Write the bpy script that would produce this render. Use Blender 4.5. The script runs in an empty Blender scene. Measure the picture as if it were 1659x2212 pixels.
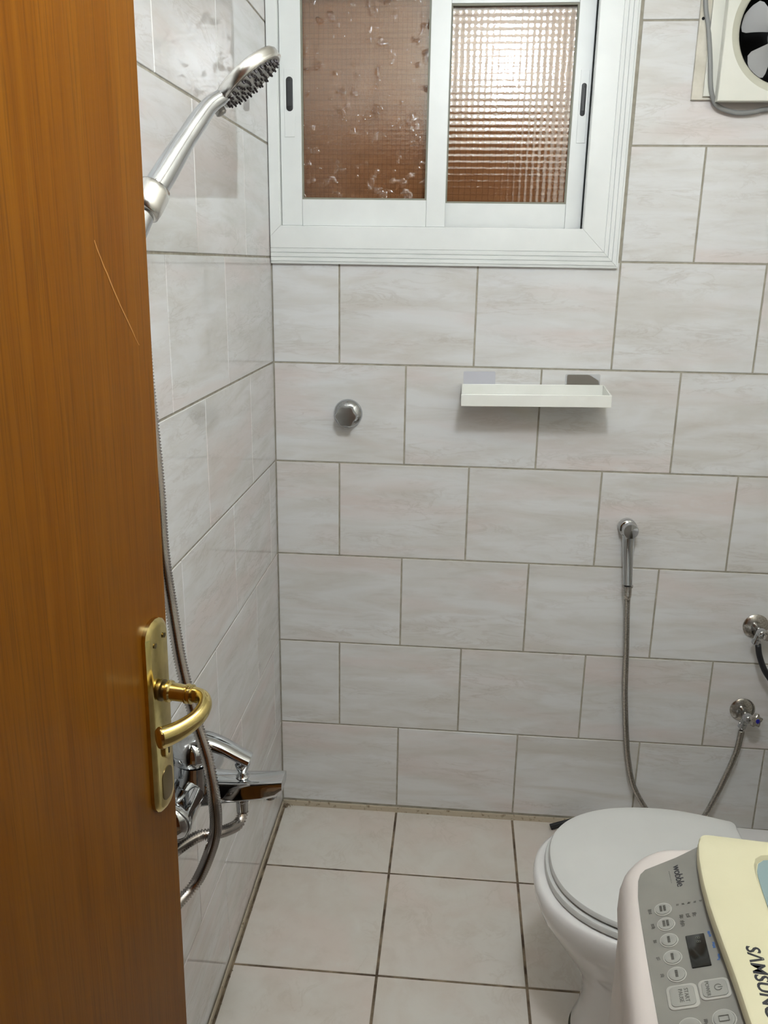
import bpy, bmesh, math, random
from math import sin, cos, pi, radians as RD
from mathutils import Vector as V, Matrix as M, Quaternion
random.seed(7)
sc = bpy.context.scene
COL = sc.collection
# ------------------------------------------------------------------ camera
cam = bpy.data.cameras.new('camera'); camo = bpy.data.objects.new('camera', cam); COL.objects.link(camo)
camo.location = (0.4578, -2.0998, 1.5139)
camo.rotation_euler = (RD(73.660), RD(-0.832), RD(5.047))
cam.sensor_fit = 'VERTICAL'; cam.sensor_height = 36.0; cam.sensor_width = 27.0
cam.lens = 36.0 * 1835.66 / 2212; cam.clip_start = 0.02
sc.camera = camo
# ------------------------------------------------------------------ world, exposure
w = bpy.data.worlds.new('world'); sc.world = w; w.use_nodes = True
w.node_tree.nodes['Background'].inputs[0].default_value = (0.75, 0.85, 1.0, 1)
w.node_tree.nodes['Background'].inputs[1].default_value = 0.6
sc.view_settings.view_transform = 'Standard'; sc.view_settings.look = 'None'
sc.view_settings.gamma = 1; sc.view_settings.use_curve_mapping = False
sc.view_settings.exposure = 0.0
LAMP = V((0.61, -1.60, 2.28)); LAMP_STRENGTH = 140.0; HALL_FILL_POWER = 11.0

# ------------------------------------------------------------------ helpers
def srgb(r, g, b):
    f = lambda c: (c/255/12.92) if c/255 <= .04045 else ((c/255+.055)/1.055)**2.4
    return (f(r), f(g), f(b), 1)
class NT:
    def __init__(s, name):
        s.m = bpy.data.materials.new(name); s.m.use_nodes = True
        s.t = s.m.node_tree; s.b = s.t.nodes['Principled BSDF']; s.o = s.t.nodes['Material Output']
    def n(s, typ, **kw):
        x = s.t.nodes.new(typ)
        for k, v in kw.items():
            if k == 'ins':
                for a, b in v.items(): x.inputs[a].default_value = b
            else: setattr(x, k, v)
        return x
    def l(s, a, b): s.t.links.new(a, b)
    def ramp(s, src, stops):
        r = s.n('ShaderNodeValToRGB'); e = r.color_ramp.elements
        while len(e) < len(stops): e.new(.5)
        for q, (p, c) in zip(e, stops): q.position = p; q.color = c
        s.l(src, r.inputs[0]); return r.outputs[0]
    def mix(s, f, a, b, mode='MIX'):
        x = s.n('ShaderNodeMix', data_type='RGBA', blend_type=mode)
        for i, q in ((0, f), (6, a), (7, b)):
            if hasattr(q, 'links'): s.l(q, x.inputs[i])
            else: x.inputs[i].default_value = q
        return x.outputs[2]
    def noise(s, vec, scale, detail=4, rough=.55, dist=0):
        x = s.n('ShaderNodeTexNoise', ins={'Scale': scale, 'Detail': detail, 'Roughness': rough, 'Distortion': dist})
        s.l(vec, x.inputs['Vector']); return x.outputs[0]
    def mapping(s, vec, scale=(1, 1, 1), rot=(0, 0, 0)):
        x = s.n('ShaderNodeMapping'); x.inputs['Scale'].default_value = scale; x.inputs['Rotation'].default_value = rot
        s.l(vec, x.inputs['Vector']); return x.outputs[0]
    def bump(s, h, dist, strength=1):
        x = s.n('ShaderNodeBump', ins={'Strength': strength, 'Distance': dist}); s.l(h, x.inputs['Height'])
        s.l(x.outputs[0], s.b.inputs['Normal']); return x.outputs[0]
def simple(name, col, rough=.4, metal=0, **kw):
    t = NT(name); t.b.inputs['Base Color'].default_value = col
    t.b.inputs['Roughness'].default_value = rough; t.b.inputs['Metallic'].default_value = metal
    for k, v in kw.items(): t.b.inputs[k.replace('_', ' ')].default_value = v
    return t.m
def speckled(name, c1, c2, scale, rough=.4, metal=0, bump=0, det=3):
    t = NT(name); tc = t.n('ShaderNodeTexCoord').outputs['Object']
    n = t.noise(tc, scale, det)
    t.l(t.ramp(n, [(.35 if 'mouldy' not in name else .30, c1), (.65 if 'mouldy' not in name else .42, c2)]), t.b.inputs['Base Color'])
    t.b.inputs['Roughness'].default_value = rough; t.b.inputs['Metallic'].default_value = metal
    if bump: t.bump(n, bump)
    return t.m
def tile_mat(name, base, pink, light, vein, rough, sx, sz, bumpd):
    t = NT(name); tc = t.n('ShaderNodeTexCoord').outputs['Object']; oi = t.n('ShaderNodeObjectInfo').outputs['Random']
    mul = t.n('ShaderNodeVectorMath', operation='SCALE'); mul.inputs[0].default_value = (31, 57, 83); t.l(oi, mul.inputs['Scale'])
    add = t.n('ShaderNodeVectorMath', operation='ADD'); t.l(tc, add.inputs[0]); t.l(mul.outputs[0], add.inputs[1])
    v = t.mapping(add.outputs[0], (sx, sx if sz[1] else 1, sz[0]), (0, RD(9), 0))
    n1 = t.noise(v, 1.0, 4, .55, .8); n2 = t.noise(v, 1.9, 6, .62, 1.2); n3 = t.noise(v, .55, 2, .5, .3)
    c = t.ramp(n1, [(.32, base), (.62, light)])
    c = t.mix(t.ramp(n3, [(.50, (0, 0, 0, 1)), (.68, (.7, .7, .7, 1))]), c, pink)
    # thin wispy veins: where the noise passes its middle value
    sub = t.n('ShaderNodeMath', operation='SUBTRACT', ins={1: .5}); t.l(n2, sub.inputs[0])
    ab = t.n('ShaderNodeMath', operation='ABSOLUTE'); t.l(sub.outputs[0], ab.inputs[0])
    gate = t.ramp(t.noise(v, .8, 2), [(.46, (0, 0, 0, 1)), (.62, (1, 1, 1, 1))])
    ve = t.ramp(ab.outputs[0], [(0, (.30, .30, .30, 1)), (.04, (0, 0, 0, 1))])
    st = t.noise(t.mapping(add.outputs[0], (sx*2.2, sx*2.2, sz[0]*2.6), (0, RD(6), 0)), 1.0, 5, .6, .5)
    c = t.mix(t.ramp(st, [(.30, (.20, .20, .20, 1)), (.46, (0, 0, 0, 1))]), c, vein)
    c = t.mix(t.ramp(st, [(.56, (0, 0, 0, 1)), (.72, (.6, .6, .6, 1))]), c, light)
    c = t.mix(t.mix(1.0, ve, gate, 'MULTIPLY'), c, vein)
    t.l(c, t.b.inputs['Base Color'])
    t.b.inputs['Roughness'].default_value = rough; t.b.inputs['IOR'].default_value = 1.52
    bn = t.noise(t.mapping(add.outputs[0], (9, 9, 9)), 1, 3)
    t.bump(bn, bumpd)
    return t.m

M_wtile = tile_mat('wall_tile_glaze', srgb(203, 200, 195), srgb(212, 200, 196), srgb(216, 216, 216), srgb(172, 162, 152), .035, 3.4, (17, 0), .0004)
M_ftile = tile_mat('floor_tile_glaze', srgb(206, 197, 187), srgb(213, 199, 190), srgb(213, 208, 200), srgb(186, 174, 160), .35, 7, (7, 1), .0012)
M_grout = speckled('beige_grout', srgb(146, 140, 126), srgb(168, 162, 148), 40, .9, 0, .0005)
M_fgrout = speckled('dirty_floor_grout', srgb(70, 55, 42), srgb(140, 124, 102), 23, .9, 0, .0008, 6)
M_mortar = speckled('mouldy_mortar', srgb(122, 104, 80), srgb(184, 172, 152), 70, .9, 0, .0006, 6)
M_plaster = speckled('painted_plaster', srgb(216, 210, 198), srgb(222, 217, 206), 12, .8)
M_alu = speckled('white_coated_aluminium', srgb(222, 224, 222), srgb(228, 230, 228), 9, .33)
M_slotgroove = simple('shadow_gap_rubber', srgb(120, 120, 116), .7)
M_black = simple('black_plastic', srgb(22, 23, 26), .45)
M_rubber = simple('grey_green_window_gasket', srgb(128, 126, 112), .6)
M_dark = simple('duct_black', srgb(8, 8, 8), .8)
M_chrome = simple('chrome', (.52, .535, .55, 1), .045, 1)
M_chrome_old = speckled('spotted_old_chrome', (.36, .34, .31, 1), (.62, .60, .57, 1), 300, .2, 1)
M_steel = simple('hose_steel', (.52, .48, .45, 1), .22, 1)
M_satin = simple('satin_chrome', (.78, .77, .74, 1), .24, 1)
M_nozplate = simple('grey_nozzle_plate', srgb(150, 147, 143), .35, .5)
M_noz = simple('dark_rubber_nozzle', srgb(60, 52, 54), .6)
M_white = speckled('white_shelf_plastic', srgb(226, 226, 219), srgb(232, 232, 226), 14, .28)
M_ceramic = simple('white_ceramic', srgb(226, 224, 222), .1, 0, Coat_Weight=.4)
M_seat = speckled('toilet_seat_plastic', srgb(203, 203, 200), srgb(208, 208, 205), 5, .33)
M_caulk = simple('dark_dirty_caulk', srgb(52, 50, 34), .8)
M_film = simple('clear_adhesive_film', srgb(214, 214, 222), .12, 0, Alpha=.75)
M_plate = simple('brushed_steel_plate', srgb(150, 146, 142), .3, .9)
M_fanwhite = speckled('aged_white_enamel', srgb(216, 215, 204), srgb(224, 222, 212), 8, .35)
M_fanbeige = speckled('yellowed_plastic', srgb(190, 184, 168), srgb(214, 208, 194), 22, .5, 0, 0, 6)
M_fanring = speckled('yellowed_bezel', srgb(196, 194, 178), srgb(206, 204, 188), 11, .4)
M_blade = simple('grey_fan_blade', srgb(176, 176, 176), .4)
M_cable = simple('grey_cable_sheath', srgb(136, 136, 134), .5)
M_cabin = speckled('machine_white_enamel', srgb(192, 184, 178), srgb(198, 190, 184), 6, .3)
M_panel = speckled('machine_grey_panel', srgb(114, 112, 106), srgb(122, 120, 113), 20, .32)
M_lid = speckled('yellowed_cream_lid', srgb(188, 183, 152), srgb(193, 188, 158), 9, .42)
M_lidglass = simple('tinted_lid_window', srgb(120, 138, 140), .08)
M_btn = simple('machine_button', srgb(134, 133, 127), .35)
M_btnrim = simple('button_bright_rim', srgb(152, 150, 143), .3)
M_disp = simple('display_glass', srgb(20, 20, 16), .12)
M_print = simple('dark_print', srgb(34, 34, 38), .6)
M_gprint = simple('grey_print', srgb(82, 80, 74), .6)
M_digit = simple('unlit_digits', srgb(70, 70, 62), .5)
M_blue = simple('blue_print', srgb(60, 92, 140), .5)
M_bluecap = simple('blue_cap', srgb(10, 10, 130), .35)
M_hall = speckled('hall_brown_panelling', srgb(160, 98, 46), srgb(172, 108, 54), 5, .6)
M_hallfloor = speckled('hall_floor_tile', srgb(150, 120, 90), srgb(160, 130, 98), 6, .4)

# brass: polished, aged
t = NT('aged_brass'); tc = t.n('ShaderNodeTexCoord').outputs['Object']
t.l(t.ramp(t.noise(tc, 60, 5), [(.4, (.66, .53, .22, 1)), (.7, (.50, .41, .17, 1))]), t.b.inputs['Base Color'])
t.b.inputs['Metallic'].default_value = 1; t.b.inputs['Roughness'].default_value = .17; M_brass = t.m
M_brassdark = simple('dark_brass', (.20, .15, .07, 1), .35, 1)

# wood: straight oak veneer, varnished
t = NT('varnished_oak_veneer'); tc = t.n('ShaderNodeTexCoord').outputs['Object']
v1 = t.mapping(tc, (75, 75, 1.6)); v2 = t.mapping(tc, (330, 330, 7)); v3 = t.mapping(tc, (5, 5, .7))
a = t.noise(v1, 1, 5, .6, .35); b = t.noise(v2, 1, 3, .6); c3 = t.noise(v3, 1, 3)
col = t.ramp(a, [(.30, srgb(102, 57, 3)), (.55, srgb(112, 66, 6)), (.75, srgb(120, 74, 11))])
col = t.mix(t.ramp(b, [(.36, (.5, .5, .5, 1)), (.5, (0, 0, 0, 1))]), col, srgb(78, 44, 6))
col = t.mix(t.ramp(c3, [(.4, (0, 0, 0, 1)), (.7, (.3, .3, .3, 1))]), col, srgb(108, 72, 26))
t.l(col, t.b.inputs['Base Color']); t.b.inputs['Roughness'].default_value = .38; t.b.inputs['Specular IOR Level'].default_value = .10; t.b.inputs['Coat Weight'].default_value = .06
t.b.inputs['Coat Roughness'].default_value = .12
t.bump(b, .00015); M_wood = t.m
M_scratch = simple('pale_scratch', srgb(160, 110, 50), .5)

# brown board seen behind the panes
t = NT('brown_board'); tc = t.n('ShaderNodeTexCoord').outputs['Object']
col = t.ramp(t.noise(t.mapping(tc, (9, 9, 170)), 1, 5, .7), [(.30, srgb(150, 100, 62)), (.75, srgb(172, 118, 76))])
t.l(col, t.b.inputs['Base Color']); t.b.inputs['Roughness'].default_value = .8; M_board = t.m

# patterned glass: small moulded squares (thin pane: what it lets through plus what it mirrors)
def glass_mat(name, cell, amp, namp, fr, flecks=False):
    t = NT(name); t.t.nodes.remove(t.b)
    tc = t.n('ShaderNodeTexCoord').outputs['Object']; sp = t.n('ShaderNodeSeparateXYZ'); t.l(tc, sp.inputs[0])
    def wave(o):
        m = t.n('ShaderNodeMath', operation='MULTIPLY', ins={1: 2*pi/cell}); t.l(o, m.inputs[0])
        wob = t.n('ShaderNodeMath', operation='MULTIPLY_ADD', ins={1: 1.9}); t.l(t.noise(tc, 130, 1), wob.inputs[0]); t.l(m.outputs[0], wob.inputs[2])
        s_ = t.n('ShaderNodeMath', operation='SINE'); t.l(wob.outputs[0], s_.inputs[0]); return s_.outputs[0]
    wx, wz = wave(sp.outputs[0]), wave(sp.outputs[2])
    wxs = t.n('ShaderNodeMath', operation='MULTIPLY', ins={1: .85}); t.l(wx, wxs.inputs[0])
    add = t.n('ShaderNodeMath', operation='ADD'); t.l(wxs.outputs[0], add.inputs[0]); t.l(wz, add.inputs[1])
    na = t.noise(tc, 260, 3, .6); nm = t.n('ShaderNodeMath', operation='MULTIPLY', ins={1: namp/amp}); t.l(na, nm.inputs[0])
    h = t.n('ShaderNodeMath', operation='ADD'); t.l(add.outputs[0], h.inputs[0]); t.l(nm.outputs[0], h.inputs[1])
    if flecks:      # scattered rough flecks in the moulded surface
        g1 = t.ramp(t.noise(tc, 42, 1), [(.60, (0, 0, 0, 1)), (.68, (1, 1, 1, 1))])
        g2 = t.noise(tc, 420, 2); gm = t.n('ShaderNodeMath', operation='MULTIPLY'); t.l(g1, gm.inputs[0]); t.l(g2, gm.inputs[1])
        gk = t.n('ShaderNodeMath', operation='MULTIPLY', ins={1: .0016/amp}); t.l(gm.outputs[0], gk.inputs[0])
        h2 = t.n('ShaderNodeMath', operation='ADD'); t.l(h.outputs[0], h2.inputs[0]); t.l(gk.outputs[0], h2.inputs[1]); h = h2
    bp = t.n('ShaderNodeBump', ins={'Strength': 1.0, 'Distance': amp}); t.l(h.outputs[0], bp.inputs['Height'])
    mx = t.n('ShaderNodeMath', operation='MAXIMUM'); t.l(wx, mx.inputs[0]); t.l(wz, mx.inputs[1])
    tr = t.n('ShaderNodeBsdfTransparent'); t.l(t.ramp(mx.outputs[0], [(.9, (.90, .90, .88, 1)), (1.0, (.80, .80, .78, 1))]), tr.inputs[0])
    gl = t.n('ShaderNodeBsdfGlossy', ins={'Roughness': .06, 'Color': (1, 1, 1, 1)}); t.l(bp.outputs[0], gl.inputs['Normal'])
    f = t.n('ShaderNodeFresnel', ins={'IOR': 1.52}); t.l(bp.outputs[0], f.inputs['Normal'])
    k = t.n('ShaderNodeMath', operation='MULTIPLY', ins={1: fr}); t.l(f.outputs[0], k.inputs[0])
    ms = t.n('ShaderNodeMixShader'); t.l(k.outputs[0], ms.inputs[0]); t.l(tr.outputs[0], ms.inputs[1]); t.l(gl.outputs[0], ms.inputs[2])
    t.l(ms.outputs[0], t.o.inputs['Surface']); return t.m
M_glassR = glass_mat('patterned_glass', .0138, .000085, .00010, 1.8)
M_glassL = glass_mat('patterned_glass_flat_side', .0105, .000012, .00022, 1.1, True)

t = NT('lamp_opal'); t.b.inputs['Base Color'].default_value = (.9, .9, .9, 1)
t.b.inputs['Emission Color'].default_value = (.94, 1.03, 1.11, 1); t.b.inputs['Emission Strength'].default_value = LAMP_STRENGTH; M_lamp = t.m
t = NT('hall_fill_opal'); t.b.inputs['Emission Color'].default_value = (1.0, .78, .50, 1); t.b.inputs['Emission Strength'].default_value = HALL_FILL_POWER; M_hallfill = t.m

def mesh_obj(name, bm, mat, parent=None, smooth=None, loc=None, rot=None):
    me = bpy.data.meshes.new(name); bm.normal_update(); bm.to_mesh(me); bm.free()
    if mat: me.materials.append(mat)
    o = bpy.data.objects.new(name, me); COL.objects.link(o)
    if parent: o.parent = parent
    if loc is not None: o.location = loc
    if rot is not None: o.rotation_euler = rot
    if smooth is not None:
        me.polygons.foreach_set('use_smooth', [True]*len(me.polygons))
        if smooth < 180: me.set_sharp_from_angle(angle=RD(smooth))
    return o
def thing(name, label, cat, loc=(0, 0, 0), rot=(0, 0, 0), group=None):
    o = bpy.data.objects.new(name, None); COL.objects.link(o); o.empty_display_size = .05
    o.location = loc; o.rotation_euler = rot; o['label'] = label; o['category'] = cat
    if group: o['group'] = group
    return o
def struct(o, kind='structure'):
    o['kind'] = kind; return o
def box(bm, x0, x1, y0, y1, z0, z1, bev=0, seg=2):
    n0 = len(bm.verts)
    r = bmesh.ops.create_cube(bm, size=1)
    for v in r['verts']:
        v.co = V(((x0+x1)/2 + v.co.x*(x1-x0), (y0+y1)/2 + v.co.y*(y1-y0), (z0+z1)/2 + v.co.z*(z1-z0)))
    if bev:
        es = {e for v in r['verts'] for e in v.link_edges}
        bmesh.ops.bevel(bm, geom=list(es), offset=bev, segments=seg, affect='EDGES', profile=.5)
    return bm
def bx(*a, **k):
    bm = bmesh.new(); box(bm, *a, **k); return bm
def loft(bm, rings, cap0=True, cap1=True, closed=True):
    R = [[bm.verts.new(p) for p in r] for r in rings]; n = len(R[0])
    for a, b in zip(R, R[1:]):
        for i in range(n if closed else n-1):
            j = (i+1) % n
            try: bm.faces.new((a[i], a[j], b[j], b[i]))
            except ValueError: pass
    if cap0: bm.faces.new(list(reversed(R[0])))
    if cap1: bm.faces.new(R[-1])
    return R
def fix(bm):
    bmesh.ops.recalc_face_normals(bm, faces=bm.faces[:]); return bm
def basis(axis):
    a = V(axis).normalized(); u = a.orthogonal().normalized(); return a, u, a.cross(u)
def lathe(bm, prof, origin=(0, 0, 0), axis=(0, 0, 1), n=32, cap=True):
    """prof: (radius, distance along axis)"""
    a, u, v = basis(axis); o = V(origin)
    rings = [[o + a*h + (u*cos(2*pi*i/n) + v*sin(2*pi*i/n))*max(r, 1e-5) for i in range(n)] for r, h in prof]
    loft(bm, rings, cap, cap); return fix(bm)
def smooth_path(pts, step):
    P = [V(p) for p in pts]; P = [P[0]*2-P[1]] + P + [P[-1]*2-P[-2]]; out = []
    for i in range(1, len(P)-2):
        p0, p1, p2, p3 = P[i-1:i+3]; k = 24
        for j in range(k):
            s = j/k
            out.append(.5*((2*p1) + (p2-p0)*s + (2*p0-5*p1+4*p2-p3)*s*s + (3*p1-p0-3*p2+p3)*s**3))
    out.append(P[-2])
    res = [out[0]]; acc = 0
    for a, b in zip(out, out[1:]):
        d = (b-a).length; 
        while acc + d >= step:
            s = (step-acc)/d; a = a.lerp(b, s); res.append(a.copy()); d = (b-a).length; acc = 0
        acc += d
    return res
def tube(bm, pts, rad, n=12, step=None, flat=None):
    """rad: number or f(s in 0..1, index) ; flat: (scale_u, scale_v) with u kept near +Z"""
    P = smooth_path(pts, step) if step else [V(p) for p in pts]
    t = (P[1]-P[0]).normalized(); u = (V((0, 0, 1)) if abs(t.z) < .9 else V((0, 1, 0))); u = (u - t*u.dot(t)).normalized()
    rings = []; L = len(P)
    for i, p in enumerate(P):
        t2 = ((P[min(i+1, L-1)]-P[max(i-1, 0)])).normalized()
        u = (u - t2*u.dot(t2)).normalized(); v = t2.cross(u)
        r = rad(i/(L-1), i) if callable(rad) else rad
        su, sv = (flat if flat else (1, 1))
        rings.append([p + u*cos(2*pi*k/n)*r*su + v*sin(2*pi*k/n)*r*sv for k in range(n)])
    loft(bm, rings); return fix(bm)
def hose(name, pts, r, pitch, mat, parent, n=12, amp=.13):
    bm = bmesh.new()
    tube(bm, pts, lambda s, i: r*(1+amp/2 if i % 2 else 1-amp), n, pitch/2)
    return mesh_obj(name, bm, mat, parent, 180)
def rrect(x0, x1, y0, y1, r, n=6):
    """closed rounded rectangle, anticlockwise"""
    out = []
    for cx, cy, a0 in ((x1-r, y1-r, 0), (x0+r, y1-r, 90), (x0+r, y0+r, 180), (x1-r, y0+r, 270)):
        for i in range(n+1):
            a = RD(a0 + 90*i/n); out.append((cx+r*cos(a), cy+r*sin(a)))
    return out
def prism(bm, pts2, lo, hi, f, bev=0):
    """pts2 outline, f(x, y, h)->Vector ; small bevel at the top"""
    c = (sum(p[0] for p in pts2)/len(pts2), sum(p[1] for p in pts2)/len(pts2))
    def sh(d):
        return [(p[0]-(d if p[0] > c[0] else -d) if abs(p[0]-c[0]) > d else p[0], p[1]-(d if p[1] > c[1] else -d) if abs(p[1]-c[1]) > d else p[1]) for p in pts2]
    rings = [[f(x, y, lo) for x, y in pts2]]
    if bev:
        rings += [[f(x, y, hi-bev) for x, y in pts2], [f(x, y, hi-bev*.3) for x, y in sh(bev*.3)], [f(x, y, hi) for x, y in sh(bev)]]
    else: rings += [[f(x, y, hi) for x, y in pts2]]
    loft(bm, rings); return fix(bm)

# ================================================================== ROOM SHELL
RW = 1.40; FY = -1.97; CH = 2.46
GD = .0016      # joints lie this far behind the tile faces
ROWS = [.020, .2712, .5216, .7721, 1.0226, 1.2730, 1.5235, 1.7740, 2.0244, 2.2749, CH-.002]
# floor
bm = bmesh.new(); box(bm, -.02, RW+.02, FY-.12, .02, -.10, -GD); floor = struct(mesh_obj('floor', bm, M_fgrout))
# back wall with window opening (and duct hole of the fan)
WX0, WX1, WZ0, WZ1 = .016, .742, 1.585, 2.150
FX, FZ, FR = 1.127, 1.995, .106
bm = bmesh.new()
hx0, hx1, hz0, hz1 = FX-.112, FX+.112, FZ-.112, FZ+.112
for x0, x1, z0, z1 in ((-.02, WX0, -.10, CH+.1), (WX0, WX1, -.10, WZ0), (WX0, WX1, WZ1, CH+.1), (WX1, hx0, -.10, CH+.1),
                       (hx0, hx1, -.10, hz0), (hx0, hx1, hz1, CH+.1), (hx1, RW+.1, -.10, CH+.1)):
    box(bm, x0, x1, GD, .16, z0, z1)
wall_back = struct(mesh_obj('wall_back', bm, M_grout))
bm = bmesh.new(); box(bm, -.16, -GD, FY-.12, .16, -.10, CH+.1); wall_left = struct(mesh_obj('wall_left', bm, M_grout))
bm = bmesh.new(); box(bm, RW, RW+.12, FY-.12, GD, -.10, CH+.1); wall_right = struct(mesh_obj('wall_right', bm, M_plaster))
bm = bmesh.new(); box(bm, -.16, RW+.12, FY-.12, .16, CH+.1-.098, CH+.2); ceiling = struct(mesh_obj('ceiling', bm, M_plaster))
bm = bmesh.new()
box(bm, .82, RW, FY-.12, FY, -.10, CH); box(bm, -.002, .82, FY-.12, FY, 2.08, CH)
wall_front = struct(mesh_obj('wall_front', bm, M_plaster))
# hall behind the photographer
bm = bmesh.new(); box(bm, -1.2, 2.2, -3.6, FY-.12, -.10, -.001); struct(mesh_obj('floor_hall', bm, M_hallfloor))
bm = bmesh.new(); box(bm, -1.2, 2.2, -3.7, -3.6, -.1, CH+.1); struct(mesh_obj('wall_hall', bm, M_hall))
bm = bmesh.new(); box(bm, -1.3, -1.2, -3.7, FY-.12, -.1, CH+.1); struct(mesh_obj('wall_hall_left', bm, M_hall))
bm = bmesh.new(); box(bm, 2.2, 2.3, -3.7, FY-.12, -.1, CH+.1); struct(mesh_obj('wall_hall_right', bm, M_hall))
bm = bmesh.new(); box(bm, -1.2, -.16, FY-.12, FY, -.1, CH+.1); box(bm, RW+.12, 2.2, FY-.12, FY, -.1, CH+.1); struct(mesh_obj('wall_hall_front', bm, M_hall))
bm = bmesh.new(); box(bm, -1.3, 2.3, -3.7, FY-.12, CH+.002, CH+.2); struct(mesh_obj('ceiling_hall', bm, M_plaster))

# tiles, one object each; meshes shared by size
tmesh = {}
def tile_mesh(wd, ht, mat):
    key = (round(wd, 4), round(ht, 4), mat.name)
    if key not in tmesh:
        bm = bmesh.new(); e = .0009
        rings = [[V((x, y, z)) for x, z in ((0, 0), (wd, 0), (wd, ht), (0, ht))] for y in (.008, e)]
        rings.append([V((x, 0, z)) for x, z in ((e, e), (wd-e, e), (wd-e, ht-e), (e, ht-e))])
        loft(bm, rings); fix(bm)
        me = bpy.data.meshes.new('tile'); bm.to_mesh(me); bm.free(); me.materials.append(mat); tmesh[key] = me
    return tmesh[key]
def put_tile(a0, a1, b0, b1, place, parent, mat):
    o = bpy.data.objects.new('tile', tile_mesh(a1-a0, b1-b0, mat)); COL.objects.link(o); o.parent = parent
    place(o, a0, b0)
J = .0021
def back(o, a, b): o.location = (a, random.uniform(-.0003, .0003), b)
def left(o, a, b): o.location = (random.uniform(-.0002, .0002), a, b); o.rotation_euler = (0, 0, pi/2)
def flo(o, a, b): o.location = (a, b, random.uniform(-.0003, .0002)); o.rotation_euler = (-pi/2, 0, 0)
for k in range(len(ROWS)-1):
    z0, z1 = ROWS[k]+J, ROWS[k+1]-J
    xs = [0.0] + [x for x in ([.33*i for i in range(1, 5)] if k % 2 == 0 else [.165+.33*i for i in range(0, 5)]) if x < RW-.01] + [RW]
    for a, b in zip(xs, xs[1:]):
        a0, b0 = a+J, b-J
        if k in (6, 7, 8) and a < .80 and not (k == 8 and False):         # window and its trim sit here
            if b > .86: a0 = .8262
            else: continue
        if k in (7, 8) and b > hx0 and a < hx1:   # cut around the fan duct
            pts = [(a0, z0), (b0, z0), (b0, z1), (a0, z1)]
            if k == 7: pts = [(a0, z0), (b0, z0), (b0, hz0), (hx0, hz0), (hx0, z1), (a0, z1)] if a < hx0 else [(a0, z0), (b0, z0), (b0, z1), (hx1, z1), (hx1, hz0), (a0, hz0)]
            if k == 8 and a < hx0: pts = [(a0, z0), (hx0, z0), (hx0, hz1), (min(b0, hx1), hz1)] + ([(hx1, z0), (b0, z0)] if b > hx1 else []) + [(b0, z1), (a0, z1)]
            bm = bmesh.new(); loft(bm, [[V((x, y, z)) for x, z in pts] for y in (.008, 0)]); fix(bm); mesh_obj('tile', bm, M_wtile, wall_back); continue
        put_tile(a0, b0, z0 if not (k == 9) else z0, z1, back, wall_back, M_wtile)
    if k == 9: pass
# left wall
for k in range(len(ROWS)-1):
    z0, z1 = ROWS[k]+J, ROWS[k+1]-J
    if k % 2 == 0: ys = [-.2435-.345*i for i in range(6)]
    else: ys = ([-.075] if k in (1, 3) else []) + [-.4195-.345*i for i in range(5)]
    ys = [0.0] + [y for y in ys if y > FY+.02] + [FY]
    for a, b in zip(ys, ys[1:]):
        put_tile(b+J*.8, a-J*.8, z0, z1, left, wall_left, M_wtile)
# floor tiles (placed with their far edge at b)
fys = [-.006] + [-.252-.33*i for i in range(6)]
fxs = [.006, .33, .66, .99, 1.32, RW]
for a, b in zip(fys, fys[1:]):
    for x0, x1 in zip(fxs, fxs[1:]):
        o = bpy.data.objects.new('tile', tile_mesh(x1-x0-.006, a-b-.006, M_ftile)); COL.objects.link(o); o.parent = floor
        o.rotation_euler = (-pi/2, 0, 0); o.location = (x0+.003, a-.003, random.uniform(-.0003, .0001))
# rotate(-90 about x): local z -> +y? handled below by using local (x, y, z)->(x, z, -y)
for o in floor.children:
    if o.rotation_euler.x < 0:
        o.rotation_euler = (-pi/2, 0, 0); wd_y = o.dimensions
# mortar strips at the foot of the walls
def strip(name, x0, x1, y0, y1, z1, par):
    bm = bx(x0, x1, y0, y1, -.004, z1, bev=.002); return mesh_obj(name, bm, M_mortar, par)
strip('mortar_strip', .001, RW-.001, -.003, .0012, .0165, wall_back)
strip('mortar_strip', -.0012, .003, FY+.002, -.002, .0125, wall_left)
# clump of dirt in the corner
bm = bmesh.new()
for i in range(26):
    p = V((.004+abs(random.gauss(0, .010)), -.006-abs(random.gauss(0, .008)), .003+random.random()*.004)); s = random.uniform(.0012, .003)
    r = bmesh.ops.create_icosphere(bm, subdivisions=1, radius=s); bmesh.ops.translate(bm, verts=r['verts'], vec=p)
for i in range(60):
    p = V((.005+abs(random.gauss(0, .003)), -.02-random.random()*1.5, .002)); s = random.uniform(.0008, .0018)
    r = bmesh.ops.create_icosphere(bm, subdivisions=1, radius=s); bmesh.ops.translate(bm, verts=r['verts'], vec=p)
struct(mesh_obj('dirt_crumbs', bm, M_fgrout, floor), 'stuff')

# ================================================================== WINDOW
win = bpy.data.objects.new('window_1', None); COL.objects.link(win); win['kind'] = 'structure'
IX0, IX1, IZ0, IZ1 = .0265, .7312, 1.5955, 2.135
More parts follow.
